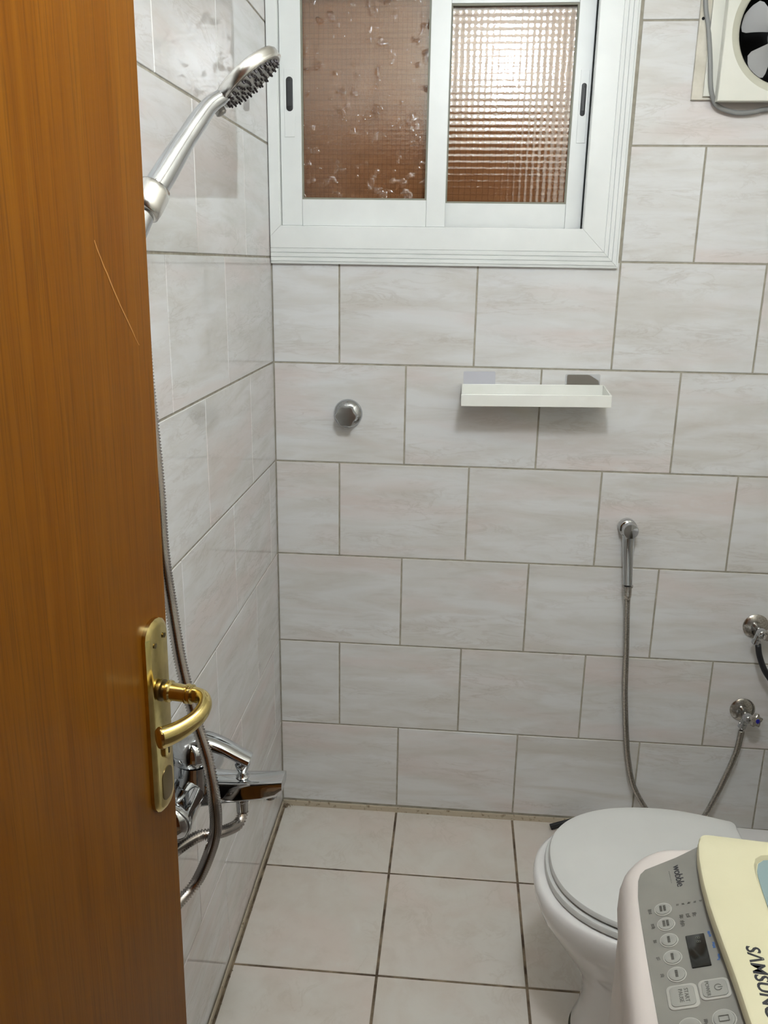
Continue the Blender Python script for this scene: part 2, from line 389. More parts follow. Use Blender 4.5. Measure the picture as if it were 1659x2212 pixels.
# casing profile: (offset outward, y)
prof = [(0, .030), (0, -.0105), (.002, -.012), (.025, -.01225), (.050, -.0125), (.0505, -.0105), (.0515, -.0105)]
o_ = .0515
for i in range(3):
    prof += [(o_+.001, -.0125), (o_+.0085, -.0120), (o_+.0090, -.0095), (o_+.0100, -.0095)]; o_ += .0100
prof += [(.0825, -.0110), (.0862, -.0100), (.0862, .0005)]
def cpt(side, off, y, end):
    off_l = min(off, IX0-.0015)
    if side == 'bottom': x = (IX0-off_l) if end == 0 else IX1+off; return V((x, y, IZ0-off))
    if side == 'top': x = (IX0-off_l) if end == 0 else IX1+off; return V((x, y, IZ1+off))
    if side == 'right': return V((IX1+off, y, (IZ0-off) if end == 0 else (IZ1+off)))
    if side == 'left': return V((IX0-off_l, y, (IZ0-off_l) if end == 0 else (IZ1+off_l)))
for side in ('bottom', 'top', 'right', 'left'):
    pf = prof if side != 'left' else prof[:3] + [(IX0-.0015, -.01225), (IX0-.0015, .0)]
    pf = pf + [(pf[-1][0], .001), (.004, .030)] if side != 'left' else pf + [(.004, .030)]
    bm = bmesh.new(); r0 = [cpt(side, o, y, 0) for o, y in pf]; r1 = [cpt(side, o, y, 1) for o, y in pf]
    if side == 'left' : pass
    # hair-thin mitre gap
    g = .0003
    if side in ('bottom', 'top'):
        r0 = [p+V((g, 0, 0)) for p in r0]; r1 = [p-V((g, 0, 0)) for p in r1]
    else:
        r0 = [p+V((0, 0, g)) for p in r0]; r1 = [p-V((0, 0, g)) for p in r1]
    loft(bm, [r0, r1]); fix(bm)
    mesh_obj('casing_board', bm, M_alu, win)
# outer frame behind the casing (jamb channel)
bm = bmesh.new()
for a in ((WX0, IX0+.0, .012, .09, WZ0, WZ1), (IX1, WX1, .012, .09, WZ0, WZ1), (IX0, IX1, .012, .09, WZ0, IZ0), (IX0, IX1, .012, .09, IZ1, WZ1)): box(bm, *a)
mesh_obj('outer_frame', bm, M_alu, win)
def sash(x0, x1, gx0, gx1, gz0, gz1, y0, y1, gmat, gy):
    z0, z1 = IZ0+.0008, IZ1-.0008
    s = bpy.data.objects.new('sliding_sash', None); COL.objects.link(s); s.parent = win
    mesh_obj('stile', bx(x0, gx0, y0, y1, z0, z1, bev=.0012), M_alu, s)
    mesh_obj('stile', bx(gx1, x1, y0, y1, z0, z1, bev=.0012), M_alu, s)
    mesh_obj('bottom_rail', bx(gx0+.0003, gx1-.0003, y0+.0006, y1, z0, gz0, bev=.001), M_alu, s)
    mesh_obj('top_rail', bx(gx0+.0003, gx1-.0003, y0+.0006, y1, gz1, z1, bev=.001), M_alu, s)
    bm = bmesh.new(); q = .004
    ya, yb = y0+.003, gy
    for a in ((gx0, gx0+q, ya, yb, gz0, gz1), (gx1-q, gx1, ya, yb, gz0, gz1), (gx0+q, gx1-q, ya, yb, gz0, gz0+q), (gx0+q, gx1-q, ya, yb, gz1-q, gz1)): box(bm, *a)
    mesh_obj('gasket', bm, M_rubber, s)
    mesh_obj('pane', bx(gx0+.001, gx1-.001, gy, gy+.004, gz0+.001, gz1-.001), gmat, s)
    return s
s1 = sash(.0275, .4131, .0762, .3690, 1.6552, 2.093, .004, .026, M_glassL, .013)
s2 = sash(.3740, .7300, .4120, .6932, 1.6512, 2.0685, .030, .052, M_glassR, .040)
# recessed latch plates with black pulls
def latch(x0, x1, z0, z1, sx0, sx1, sz0, sz1, y, par):
    p = mesh_obj('latch_plate', bx(x0, x1, y-.0018, y, z0, z1, bev=.0008), M_alu, par)
    bm = bmesh.new(); o = rrect(sx0, sx1, sz0, sz1, (sx1-sx0)/2-.0003, 8)
    prism(bm, o, 0, .0010, lambda x, z, h: V((x, y-.0018-h, z)), .0004)
    f = mesh_obj('finger_pull', bm, M_black, par, 40)
    bm = bmesh.new(); box(bm, sx0+.002, sx1-.002, y-.0042, y-.0027, sz0+.010, sz1-.010, bev=.0007)
    mesh_obj('latch_slider', bm, M_black, par)
latch(.0375, .0612, 1.790, 1.934, .0424, .0580, 1.8445, 1.9166, .004, s1)
latch(.7060, .7255, 1.7825, 1.934, .7095, .7205, 1.839, 1.907, .030, s2)
mesh_obj('backing_board', bx(WX0+.002, WX1-.002, .056, .066, WZ0+.002, WZ1-.002), M_board, win)

# ================================================================== CEILING LAMP, ADDED HALL FILL
lp = thing('ceiling_lamp', 'round opal ceiling lamp above the doorway side of the bathroom', 'lamp', (LAMP.x, LAMP.y, CH))
bm = bmesh.new(); lathe(bm, [(.05, -.001), (.06, -.012), (.045, -.03), (.03, -.04), (.03, -.055)], n=32)
mesh_obj('lamp_base', bm, M_plaster, lp, 40)
bm = bmesh.new(); R = .085; zc = LAMP.z-CH
lathe(bm, [(R*sin(pi*i/14), zc - R*cos(pi*i/14)) for i in range(0, 13)], n=32); mesh_obj('lamp_globe', bm, M_lamp, lp, 180)
hl = thing('hall_fill_lamp', 'round fill lamp added in the unseen hall behind the camera', 'lamp', (.5, -2.9, CH))  # added fill light, out of view, brightens the door face and room
bm = bmesh.new(); lathe(bm, [(.16, .001), (.16, -.02), (.13, -.05), (.06, -.07), (0, -.072)], n=32); mesh_obj('fill_lamp_dome', bm, M_hallfill, hl, 60)

# ================================================================== DOOR
DA = RD(8.5)
door = bpy.data.objects.new('door_1', None); COL.objects.link(door); door['kind'] = 'structure'
off = .0100
door.location = (.042-off*cos(DA), -1.948+off*sin(DA), .012); door.rotation_euler = (RD(.6), 0, RD(81.5))
DW = .70
mesh_obj('door_leaf', bx(0, DW, 0, .036, 0, 2.03, bev=.0012), M_wood, door)
HZ = 1.052      # handle height in door space
px = .667
def dv(x, o, z): return V((x, -o, z))
zb, zt = .901, 1.135
bm = bmesh.new(); pw = .0228
def plate_outline(d):
    w_ = pw-d; pts = []
    for i in range(9):   # arched head
        a = pi*i/8; pts.append((px+w_*cos(a), zt-.018 + (.018-d)*sin(a)))
    for i in range(9):
        a = pi+pi*i/8; pts.append((px+w_*cos(a), zb+.022 + (.022-d)*sin(a)))
    return pts
rings = [[dv(x, 0, z) for x, z in plate_outline(0)], [dv(x, .0045, z) for x, z in plate_outline(0)],
         [dv(x, .0075, z) for x, z in plate_outline(.004)], [dv(x, .0082, z) for x, z in plate_outline(.0065)]]
loft(bm, rings); fix(bm)
bp = mesh_obj('handle_plate', bm, M_brass, door, 25)
# raised tongue pattern on plate
for sx in (-.010, .010):
    bm = bmesh.new(); lathe(bm, [(.0026, 0), (.0030, .0012), (.0010, .0016)], dv(px+sx, .0082, zt-.022-(.004 if sx < 0 else 0)), (0, -1, 0), 12)
    mesh_obj('screw', bm, M_brassdark, bp, 40)
bm = bmesh.new(); lathe(bm, [(.0120, 0), (.0120, .002), (.0090, .003), (.0090, .009)], dv(px, .0082, HZ), (0, -1, 0), 24); mesh_obj('stem_collar', bm, M_brassdark, door, 40)
bm = bmesh.new(); lathe(bm, [(.0118, .009), (.0122, .0105), (.0118, .013), (.0098, .0145), (.0095, .030), (.0110, .031), (.0110, .033), (.0092, .034), (.0092, .036), (.0108, .0365), (.0108, .038), (.009, .039)], dv(px, .0065, HZ), (0, -1, 0), 28)
mesh_obj('handle_stem', bm, M_brass, door, 40)
bm = bmesh.new()
pts = [dv(px, .043, HZ), dv(px-.001, .052, HZ), dv(px-.006, .0605, HZ), dv(px-.016, .0660, HZ-.002), dv(px-.030, .0650, HZ-.007), dv(px-.044, .0560, HZ-.013), dv(px-.056, .045, HZ-.017), dv(px-.065, .036, HZ-.018)]
tube(bm, pts, lambda s, i: (.0082+.0042*s**1.8) * (1 if s < .97 else .80), 18, .003, (1.12, .86))
mesh_obj('handle_lever', bm, M_brass, door, 60)
# lock cylinder
bm = bmesh.new(); prism(bm, rrect(px-.006, px+.010, .968, .998, .0079, 8), 0, .004, lambda x, z, h: dv(x, .0080+h, z), .0012); lc = mesh_obj('lock_cylinder', bm, M_brass, door, 40)
mesh_obj('keyhole', bx(px+.001, px+.0028, -.0124, -.0120, .974, .990), M_dark, lc)
bm = bmesh.new(); prism(bm, rrect(px-.010, px+.013, .915, .955, .010, 8), 0, .0008, lambda x, z, h: dv(x, .0080+h, z), .0003); mesh_obj('lock_inset', bm, M_brassdark, door, 40)
# scratch
bm = bmesh.new(); p0, p1 = V((.607, 0, 1.517)), V((.674, 0, 1.421)); d = (p1-p0); nn = V((-d.z, 0, d.x)).normalized()
top, bot = [], []
for i in range(15):
    s = i/14; c = p0+d*s + nn*(random.uniform(-.0006, .0006)-.004*(4*s*(1-s))*.4); wdt = .0007*(.3+.7*abs(sin(pi*s*1.0+.15)))+random.random()*.0003
    top.append(c+nn*wdt); bot.append(c-nn*wdt)
vs = [[bm.verts.new(p+V((0, -.00025, 0))) for p in q] for q in (top, bot)]
for i in range(14): bm.faces.new((vs[0][i], vs[1][i], vs[1][i+1], vs[0][i+1]))
mesh_obj('scratch', fix(bm), M_scratch, door)

# ================================================================== SHOWER MIXER (left wall)
MY, MZ = -.990, .735
mx = thing('shower_mixer', 'chrome lever bath mixer on the left wall beyond the door edge', 'tap', (0, MY, MZ))
for sy in (-.075, .075):
    bm = bmesh.new(); lathe(bm, [(.034, .001), (.034, .004), (.026, .012), (.017, .022), (.0135, .026)], (0, sy, 0), (1, 0, 0), 32); mesh_obj('escutcheon', bm, M_chrome, mx, 50)
    bm = bmesh.new(); lathe(bm, [(.0165, .024), (.0185, .0255), (.0185, .0415), (.0165, .043)], (0, sy, 0), (1, 0, 0), 6); mesh_obj('union_nut', bm, M_chrome, mx)
bm = bmesh.new()   # bar between the unions, swelling to the middle
def bar_r(s, i): q = abs(s-.5)*2; return .0275-.006*(1-q)**.8 if q > .45 else .0235
N = 28; rings = []
for i in range(N+1):
    s = i/N; y = -.105+.21*s; q = abs(s-.5)*2
    r = .019 + .007*sin(min(q, .8)/.8*pi/2) if q > .3 else .0225
    r = .0285+.0020*q
    if q > .86: r *= (1-((q-.86)/.14)**2*.55)
    zoff = -.004*q
    rings.append([V((.068+r*1.05*cos(2*pi*k/24), y, zoff+r*sin(2*pi*k/24))) for k in range(24)])
loft(bm, rings); fix(bm); mesh_obj('mixer_body', bm, M_chrome, mx, 60)
bm = bmesh.new(); lathe(bm, [(.032, -.010), (.0335, .012), (.0305, .030), (.0295, .044)], (.075, .004, 0), (.05, 0, 1), 32); mesh_obj('cartridge_housing', bm, M_chrome, mx, 50)
bm = bmesh.new(); lathe(bm, [(.0275, .045), (.0310, .047), (.0325, .058), (.0300, .071), (.022, .081), (.010, .0865), (0, .0870)], (.073, .004, 0), (.05, 0, 1), 32)
mesh_obj('lever_cap', bm, M_chrome, mx, 60)
bm = bmesh.new()
tube(bm, [(.036, .004, .040), (.054, .004, .066), (.085, .004, .0790), (.105, .004, .0775), (.128, .004, .0690), (.150, .004, .0575), (.166, .004, .0495)],
     lambda s, i: (.0235-.0095*s**.8) if s > .04 else .014, 20, .004, (.66, 1.08))
mesh_obj('lever', bm, M_chrome, mx, 60)
bm = bmesh.new()   # spout: wedge with a flat top
rings = []
for s in [i/12 for i in range(13)]:
    x = .082+.135*s; zt_ = .020+.006*s - .003*sin(pi*s); zb_ = -.028+.026*s**.9; hw = .0235-.004*s
    if s > .9: zb_ += .010*(s-.9)/.1
    rr = rrect(-hw, hw, zb_, zt_, .0075, 5); rings.append([V((x, y+.004, z)) for y, z in rr])
loft(bm, rings); fix(bm); mesh_obj('spout', bm, M_chrome, mx, 40)
bm = bmesh.new(); lathe(bm, [(.0105, 0), (.0105, .010), (.0085, .0105)], (.195, .004, -.012), (0, 0, 1), 20); mesh_obj('aerator', bm, M_chrome, mx, 40)
bm = bmesh.new(); lathe(bm, [(.0105, 0), (.0075, .0025), (.0072, .009), (.0085, .012), (.0115, .020), (.0120, .024), (.008, .0265)], (.153, .004, .021), (0, 0, 1), 24); mesh_obj('diverter_knob', bm, M_chrome, mx, 50)
bm = bmesh.new(); lathe(bm, [(.0115, .012), (.0115, -.004), (.0098, -.006), (.0098, -.022)], (.150, .006, -.018), (0, 0, 1), 20); mesh_obj('hose_outlet', bm, M_chrome, mx, 40)

# ================================================================== HAND SHOWER + HOLDER
sh = thing('shower_holder', 'round chrome wall holder carrying the hand shower', 'holder', (0, -1.02, 1.585))
bm = bmesh.new(); lathe(bm, [(.028, .001), (.028, .004), (.020, .010), (.012, .014), (.012, .050)], (0, 0, 0), (1, 0, 0), 28); mesh_obj('wall_bracket', bm, M_chrome, sh, 50)
bm = bmesh.new(); lathe(bm, [(.0165, -.021), (.0205, -.019), (.0215, -.010), (.0215, .010), (.0205, .017), (.0150, .020)], (.070, .004, 0), (.28, .55, .79), 32); mesh_obj('clamp', bm, M_satin, sh, 60)
hs = thing('hand_shower', 'chrome hand shower with round nozzle head and steel hose, on the left wall', 'shower head', (.070, -1.0152, 1.585))
O = V(hs.location)
cen = V((.171, -.893, 1.742))-O; Lx = V((.75, .23, .625)).normalized(); vv = V((-.228, .958, .181)).normalized()
sa = -(Lx.cross(vv)).normalized(); sb = (vv-Lx*vv.dot(Lx)).normalized(); Nn = (sa*cos(RD(13)) - sb*sin(RD(13))).normalized()
neck = V((.127, -.932, 1.7035))-O
bm = bmesh.new()
tube(bm, [V((-.012, -.020, -.042)), V((0, 0, 0)), neck*.25+Nn*-.0012, neck*.5+Nn*-.0022, neck*.8+Nn*-.0018, neck, neck.lerp(cen, .30)+Nn*-.001, neck.lerp(cen, .55)+Nn*-.003],
     lambda s, i: (.0125+.0030*sin(pi*min(1, s*1.6)))*(1-.30*max(0, s-.72)/.28), 22, .005, (1, 1))
mesh_obj('handle', bm, M_chrome, hs, 60)
def frame_pt(c, u, v, n_, a, b, h): return c+u*a+v*b+n_*h
u_ = Lx; v_ = Nn.cross(Lx).normalized(); RH = .0505
bm = bmesh.new(); lathe(bm, [(.018, -.0135), (RH*.78, -.0125), (RH*.95, -.0105), (RH, -.007), (RH, .003), (RH*.965, .0048), (RH*.93, .0045)], cen, Nn, 48)
hd = mesh_obj('head', bm, M_satin, hs, 45)
bm = bmesh.new(); lathe(bm, [(RH*.93, .0030), (RH*.925, .0052), (RH*.6, .0060), (0, .0062)], cen, Nn, 48); mesh_obj('nozzle_plate', bm, M_nozplate, hs, 60)
bm = bmesh.new()
for ring, cnt in ((.009, 6), (.018, 10), (.027, 15), (.036, 20), (.042, 26)):
    for i in range(cnt):
        a = 2*pi*(i+.5*(cnt % 2))/cnt; lathe(bm, [(.0017, .0052), (.0013, .0092), (.0004, .0096)], cen+u_*ring*cos(a)+v_*ring*sin(a), Nn, 7)
struct(mesh_obj('nozzles', bm, M_noz, hd), 'stuff')
bm = bmesh.new(); cc = cen-u_*(RH+.004)
tube(bm, [cc+Nn*.000, cc-u_*.001+Nn*.006, cc-u_*.002+Nn*.013], lambda s, i: .0075 if .1 < s < .9 else .0055, 16, .0015, (1, .75)); mesh_obj('spray_selector', bm, M_nozplate, hs, 60)
hp = [(.060, -1.034, 1.545), (.062, -1.045, 1.49), (.068, -1.055, 1.38), (.074, -1.0562, 1.24), (.075, -1.0562, 1.1409), (.080, -1.0536, 1.0671), (.093, -1.062, .9775), (.112, -1.070, .8976), (.128, -1.077, .8423), (.138, -1.087, .789),
      (.135, -1.0759, .7268), (.120, -1.070, .6735), (.100, -1.072, .6280), (.080, -1.100, .6120), (.064, -1.150, .612), (.052, -1.20, .64), (.050, -1.19, .68), (.062, -1.13, .694), (.08, -1.080, .692), (.10, -1.0500, .6915), (.120, -1.040, .6900), (.135, -1.0214, .6839), (.146, -.9985, .6785), (.150, -.985, .688), (.150, -.984, .700)]
hose('hose', [V(p)-O for p in hp], .0084, .0042, M_steel, hs, 12, .2)

# ================================================================== STOP VALVE on back wall
sv = thing('concealed_stop_valve', 'chrome round stop valve with faceted cap, left of the white shelf', 'valve', (.1873, 0, 1.1502))
bm = bmesh.new(); lathe(bm, [(.0365, .001), (.0365, .003), (.0340, .009), (.026, .0145), (.018, .018), (.016, .028)], (0, 0, 0), (0, -1, 0), 40); mesh_obj('flange', bm, M_chrome, sv, 50)
bm = bmesh.new(); rings = []
for r, h in ((.019, .026), (.0245, .029), (.0255, .046), (.0235, .0495), (.019, .0502)):
    rings.append([V((r*(1+.075*cos(6*a))*cos(a), -h, r*(1+.075*cos(6*a))*sin(a))) for a in [2*pi*k/48 for k in range(48)]])
loft(bm, rings); fix(bm); mesh_obj('cap', bm, M_chrome_old if False else simple('satin_grey_chrome', (.42, .43, .42, 1), .28, 1), sv, 50)

# ================================================================== SHELF
sf = thing('wall_shelf', 'narrow white plastic tray shelf stuck to the back wall', 'shelf', (.4687, -.003, 1.196), (0, RD(-1.05), 0))
W_ = .343; D_ = .112; Hh = .036
def tray(x0, x1, y0, y1, z0, z1): return bx(x0, x1, y0, y1, z0, z1, bev=.0009)
mesh_obj('tray_floor', tray(0.002, W_-.002, -D_+.002, -.002, 0, .003), M_white, sf)
mesh_obj('front_rail', tray(-.001, W_+.001, -D_, -D_+.0035, -.001, .0270), M_white, sf)
mesh_obj('back_rail', tray(0, W_, -.0035, 0, 0, Hh), M_white, sf)
for x0 in (0, W_-.0035):      # end rails slope down to the lower front rail
    bm = bmesh.new(); yz = [(-D_+.0034, 0), (-.0034, 0), (-.0034, Hh-.0003), (-D_+.0034, .0268)]
    loft(bm, [[V((x, y, z)) for y, z in yz] for x in (x0, x0+.0035)]); fix(bm); mesh_obj('side_rail', bm, M_white, sf)
bm = bmesh.new(); prism(bm, rrect(.004, .0815, .010, .0665, .003, 4), 0, .0012, lambda x, z, h: V((x, .0008-h+.0012, z)))
o = mesh_obj('adhesive_plate', bm, M_film, sf); o['label'] = 'clear whitish adhesive plate'
bm = bmesh.new(); P2 = [(.254, .0), (.330, .0), (.330, .0455), (.306, .0600), (.257, .0600), (.254, .0575)]
prism(bm, P2, 0, .0012, lambda x, z, h: V((x, .0008-h+.0012, z))); o = mesh_obj('adhesive_plate', bm, M_plate, sf); o['label'] = 'dark metal adhesive plate with cut corner'
bm = bmesh.new(); prism(bm, rrect(.250, .333, -.003, .0615, .003, 4), 0, .0006, lambda x, z, h: V((x, .0026-h, z))); mesh_obj('clear_film', bm, simple('thin_clear_film', srgb(225, 225, 225), .08, 0, Alpha=.35), sf)
bm = bmesh.new(); box(bm, .235, .318, -.080, -.020, -.006, -.0002, bev=.001); mesh_obj('bracket', bm, M_fanring, sf)

# ================================================================== BIDET SPRAYER + VALVES
bd = thing('bidet_sprayer', 'chrome bidet sprayer hanging on the back wall with long steel hose', 'sprayer', (.899, 0, .883))
bm = bmesh.new(); lathe(bm, [(.021, .001), (.0225, .004), (.0225, .026), (.0205, .028)], (-.002, 0, .002), (0, -1, 0), 32); mesh_obj('wall_holder', bm, M_chrome, bd, 50)
bm = bmesh.new(); lathe(bm, [(.0175, .026), (.0195, .029), (.0195, .050), (.0175, .053), (.004, .0540)], (-.0015, 0, .001), (.03, -1, 0.02), 32); mesh_obj('spray_head', bm, M_chrome, bd, 50)
bm = bmesh.new(); tube(bm, [(-.001, -.034, -.012), (.000, -.033, -.035), (.004, -.031, -.085), (.010, -.029, -.148)], lambda s, i: .0150-.0035*s, 20, .006); mesh_obj('spray_handle', bm, M_chrome, bd, 60)
bm = bmesh.new(); lathe(bm, [(.0118, 0), (.0138, .001), (.0138, .005), (.0112, .006), (.0108, .026), (.0095, .034), (.0080, .036)], (.0098, -.029, -.147), (.06, .0, -1), 24); mesh_obj('hose_ferrule', bm, M_chrome_old, bd, 40)
bh = [(.9110, -.029, .702), (.9135, -.024, .68), (.9240, -.018, .5573), (.9335, -.016, .4234), (.9500, -.016, .2854), (.9620, -.018, .215), (.9810, -.026, .148), (1.0230, -.050, .085), (1.075, -.068, .042), (1.125, -.070, .045), (1.1700, -.050, .088), (1.2060, -.040, .180), (1.2300, -.042, .277), (1.2340, -.046, .330), (1.2345, -.0475, .352)]
hose('hose', [V(p)-V(bd.location) for p in bh], .0074, .0040, M_chrome_old, bd, 12, .16)
def angle_valve(label, loc, hdir):
    a = thing('angle_valve', label, 'valve', loc, group='angle valves on the back wall')
    bm = bmesh.new(); lathe(bm, [(.0325, .001), (.0325, .003), (.027, .007), (.014, .010), (.010, .0105)], (0, 0, 0), (0, -1, 0), 36); mesh_obj('escutcheon', bm, M_chrome_old, a, 50)
    bm = bmesh.new(); lathe(bm, [(.0095, .008), (.0095, .030), (.0120, .033), (.0130, .045), (.0115, .056), (.008, .060)], (0, 0, 0), (0, -1, 0), 24); mesh_obj('valve_body', bm, M_chrome, a, 50)
    bm = bmesh.new(); lathe(bm, [(.0085, .004), (.0085, .018), (.0105, .019), (.0105, .030), (.0085, .032)], (-.004, -.043, 0), (-.25, -.05, -1), 20); mesh_obj('outlet_nut', bm, M_chrome, a, 40)
    bm = bmesh.new(); c = V((.010, -.058, .004)); d = V(hdir)
    lathe(bm, [(.0055, -.012), (.0055, .008)], c, d, 12); mesh_obj('spindle', bm, M_chrome_old, a, 40)
    bm = bmesh.new(); aa, uu, vv2 = basis(d); rings = []
    for r, h in ((.012, .003), (.0155, .004), (.0160, .013), (.0125, .0155)):
        rings.append([c+aa*h+(uu*cos(q)+vv2*sin(q))*r*(1+.20*cos(5*q)) for q in [2*pi*k/50 for k in range(50)]])
    loft(bm, rings); fix(bm); hk = mesh_obj('handle', bm, M_chrome_old, a, 50)
    bm = bmesh.new(); lathe(bm, [(.0062, .0140), (.0060, .0170), (.0035, .0180)], c, d, 20); mesh_obj('colour_cap', bm, M_bluecap, hk, 50)
    return a
angle_valve('lower angle valve with blue-capped handle, feeding the bidet hose', (1.2455, 0, .388), (.45, -1, .15))
angle_valve('upper angle valve at right, with blue cap and black hose', (1.248, 0, .6287), (.35, -1, .15))
bh2 = thing('water_hose', 'black rubber hose hanging from the upper angle valve', 'hose', (1.2435, -.046, .5985))
bm = bmesh.new(); tube(bm, [(0, 0, 0), (.006, -.006, -.03), (.024, -.010, -.07), (.060, -.008, -.12), (.10, 0, -.20), (.12, .01, -.33)], .0075, 12, .008); mesh_obj('hose_tube', bm, M_black, bh2, 180)

# ================================================================== EXHAUST FAN
fn = thing('exhaust_fan', 'square white exhaust fan with grey blades, top right of the back wall', 'fan', (FX, 0, FZ))
def fp(x, y, z): return V((x-FX, y, z-FZ))
def holed(x0, x1, z0, z1, r_, y0, y1):
    bm = bmesh.new(); N = 96; out = []; inn = []
    from math import atan2
    angs = sorted([2*pi*i/N for i in range(N)] + [atan2(z, x) % (2*pi) for x in (x0, x1) for z in (z0, z1)])
    for a in angs:
        c, s_ = cos(a), sin(a); t_ = min([q for q in ((x1/c if c > 1e-9 else x0/c if c < -1e-9 else 9), (z1/s_ if s_ > 1e-9 else z0/s_ if s_ < -1e-9 else 9))])
        out.append((c*t_, s_*t_)); inn.append((c*r_, s_*r_))
    loft(bm, [[V((x, y, z)) for x, z in o] for o, y in ((inn, y1), (out, y1), (out, y0), (inn, y0))], False, False)
    return fix(bm)
mesh_obj('backing_board', holed(.9435-FX, .245, 1.8665-FZ, .235, .107, -.010, -.0005), M_fanbeige, fn)
mesh_obj('mounting_board', holed(.966-FX, .225, 1.872-FZ, .215, .107, -.018, -.0102), M_fanwhite, fn)
bm = bmesh.new(); lathe(bm, [(.0032, 0), (.0032, .0008)], fp(.9505, -.0102, 2.0246), (0, -1, 0), 14); mesh_obj('screw_hole', bm, M_dark, fn)
HS = .138
nseg = 96
def sq(c, rad):   # square outline point at angle
    m_ = max(abs(cos(c)), abs(sin(c))); return (rad*cos(c)/m_, rad*sin(c)/m_)
A_ = [2*pi*i/nseg+pi/4 for i in range(nseg)]
bm = bmesh.new(); rings = []
for rad, y in ((HS-.002, -.0185), (HS-.002, -.046), (HS, -.047), (HS, -.049), (HS-.0015, -.0505)):
    rings.append([V((sq(a, rad)[0], y, sq(a, rad)[1])) for a in A_])
for r, y in ((.1240, -.0505), (.1235, -.0495)): rings.append([V((r*cos(a), y, r*sin(a))) for a in A_])
loft(bm, rings, False, False)
# side box of frame narrower behind the front lip
fix(bm); mesh_obj('front_frame', bm, M_fanwhite, fn, 35)
bm = bmesh.new(); rings = []
for r, y in ((.1238, -.0497), (.1215, -.0485), (.1100, -.0440), (.1065, -.0400), (.1060, -.012)): rings.append([V((r*cos(a), y, r*sin(a))) for a in A_])
loft(bm, rings, False, False); bmesh.ops.recalc_face_normals(bm, faces=bm.faces[:]); mesh_obj('bell_mouth', bm, M_fanring, fn, 50)
mesh_obj('lip_catch', bx(-.022, -.002, -.0530, -.0490, -.1225, -.1130, bev=.001), M_fanring, fn)
bm = bmesh.new(); lathe(bm, [(.1058, -.040), (.1058, .10), (.1058, .14)], (0, 0, 0), (0, 1, 0), 64, False); bmesh.ops.reverse_faces(bm, faces=bm.faces[:])
lathe(bm, [(.1060, .1395), (.1060, .1400)], (0, 0, 0), (0, 1, 0), 64); mesh_obj('duct', bm, M_dark, fn, 60)
bm = bmesh.new(); lathe(bm, [(.030, .02), (.030, -.026), (.024, -.034), (.010, -.036)], (0, 0, 0), (0, 1, 0), 32); mesh_obj('hub', bm, M_blade, fn, 50)
def blade():
    bm = bmesh.new(); rows = []
    for i in range(9):
        s = i/8; r = .028+.070*s
        w0, w1 = -(.20+.06*sin(pi*s*.62)), (.36+.14*s)
        if s > .75: q = (s-.75)/.25; w0 += .18*q**2; w1 -= .14*q**2
        row = []
        for j in range(9):
            a = w0+(w1-w0)*j/8; rr = r if s < 1 else r-.004*abs(j-4)/4
            row.append(V((rr*cos(a), -.012+.034*(a)*1.0-.0*s, rr*sin(a))))
        rows.append(row)
    for side in (0, .0012):
        vs = [[bm.verts.new(p+V((0, side, 0))) for p in row] for row in rows]
        for i in range(8):
            for j in range(8):
                f = (vs[i][j], vs[i][j+1], vs[i+1][j+1], vs[i+1][j]); bm.faces.new(f)
    return bm
for ang in (150, 222, 294, 6, 78):
    bm = blade(); bmesh.ops.rotate(bm, verts=bm.verts, cent=(0, 0, 0), matrix=M.Rotation(-RD(ang), 3, 'Y'))
    mesh_obj('blade', bm, M_blade, fn, 60)
cb = thing('power_cable', 'grey cable running down beside and under the exhaust fan', 'cable', (.9515, -.014, 2.057))
cp = [(.940, -.0145, 2.30), (.9460, -.0145, 2.15), (.9505, -.0145, 2.057), (.9625, -.0150, 2.0045), (.9715, -.0225, 1.9422), (.9775, -.0225, 1.898), (.9850, -.0205, 1.872), (1.0000, -.017, 1.8520), (1.0385, -.014, 1.8400), (1.0750, -.014, 1.8410), (1.1052, -.014, 1.8470), (1.18, -.014, 1.850), (1.27, -.014, 1.845)]
bm = bmesh.new(); tube(bm, [V(p)-V(cb.location) for p in cp], .0040, 12, .006, (1, 1.25)); mesh_obj('cable_sheath', bm, M_cable, cb, 180)

# ================================================================== TOILET
tl = thing('toilet', 'white ceramic toilet with closed oval lid beside the washing machine', 'toilet', (.90, -.69, 0))
tl.scale = (1, 1, .955)
def egg(x0, xw, x1, hw, hb, n=40, r=.03):
    """closed outline, front at x0, widest hw at xw, back edge at x1 with half width hb; returns pts starting at back, y>0"""
    side = []
    for i in range(n+1):
        a = pi/2*i/n; side.append((xw-(xw-x0)*sin(a)**.88, hw*max(0, cos(a))**.88))       # widest -> front
    back_ = []
    for i in range(10):
        s = i/10; x = x1-r+(xw-(x1-r))*s; back_.append((x, hb+(hw-hb)*sin(pi/2*s)))
    cor = [(x1-r+r*sin(a), hb-r+r*cos(a)) for a in [pi/2*(1-i/5) for i in range(5)]]
    up = cor+back_+side
    return [(x-.90, y) for x, y in up] + [(x-.90, -y) for x, y in reversed(up[:-1])]
def ring_z(o, z, tilt=0): return [V((x, y, z)) for x, y in o]
bm = bmesh.new()
secs = [(0.0, .741, .90, 1.22, .108, .100), (.02, .741, .90, 1.22, .108, .100), (.05, .752, .90, 1.22, .103, .095), (.10, .757, .90, 1.22, .100, .092), (.15, .752, .90, 1.22, .104, .094), (.20, .735, .90, 1.22, .118, .100),
        (.25, .706, .90, 1.22, .141, .112), (.30, .675, .90, 1.24, .165, .130), (.335, .655, .90, 1.26, .180, .148), (.365, .645, .90, 1.30, .188, .165), (.385, .6425, .90, 1.34, .1905, .173), (.397, .645, .90, 1.345, .189, .173), (.402, .652, .90, 1.345, .184, .170)]
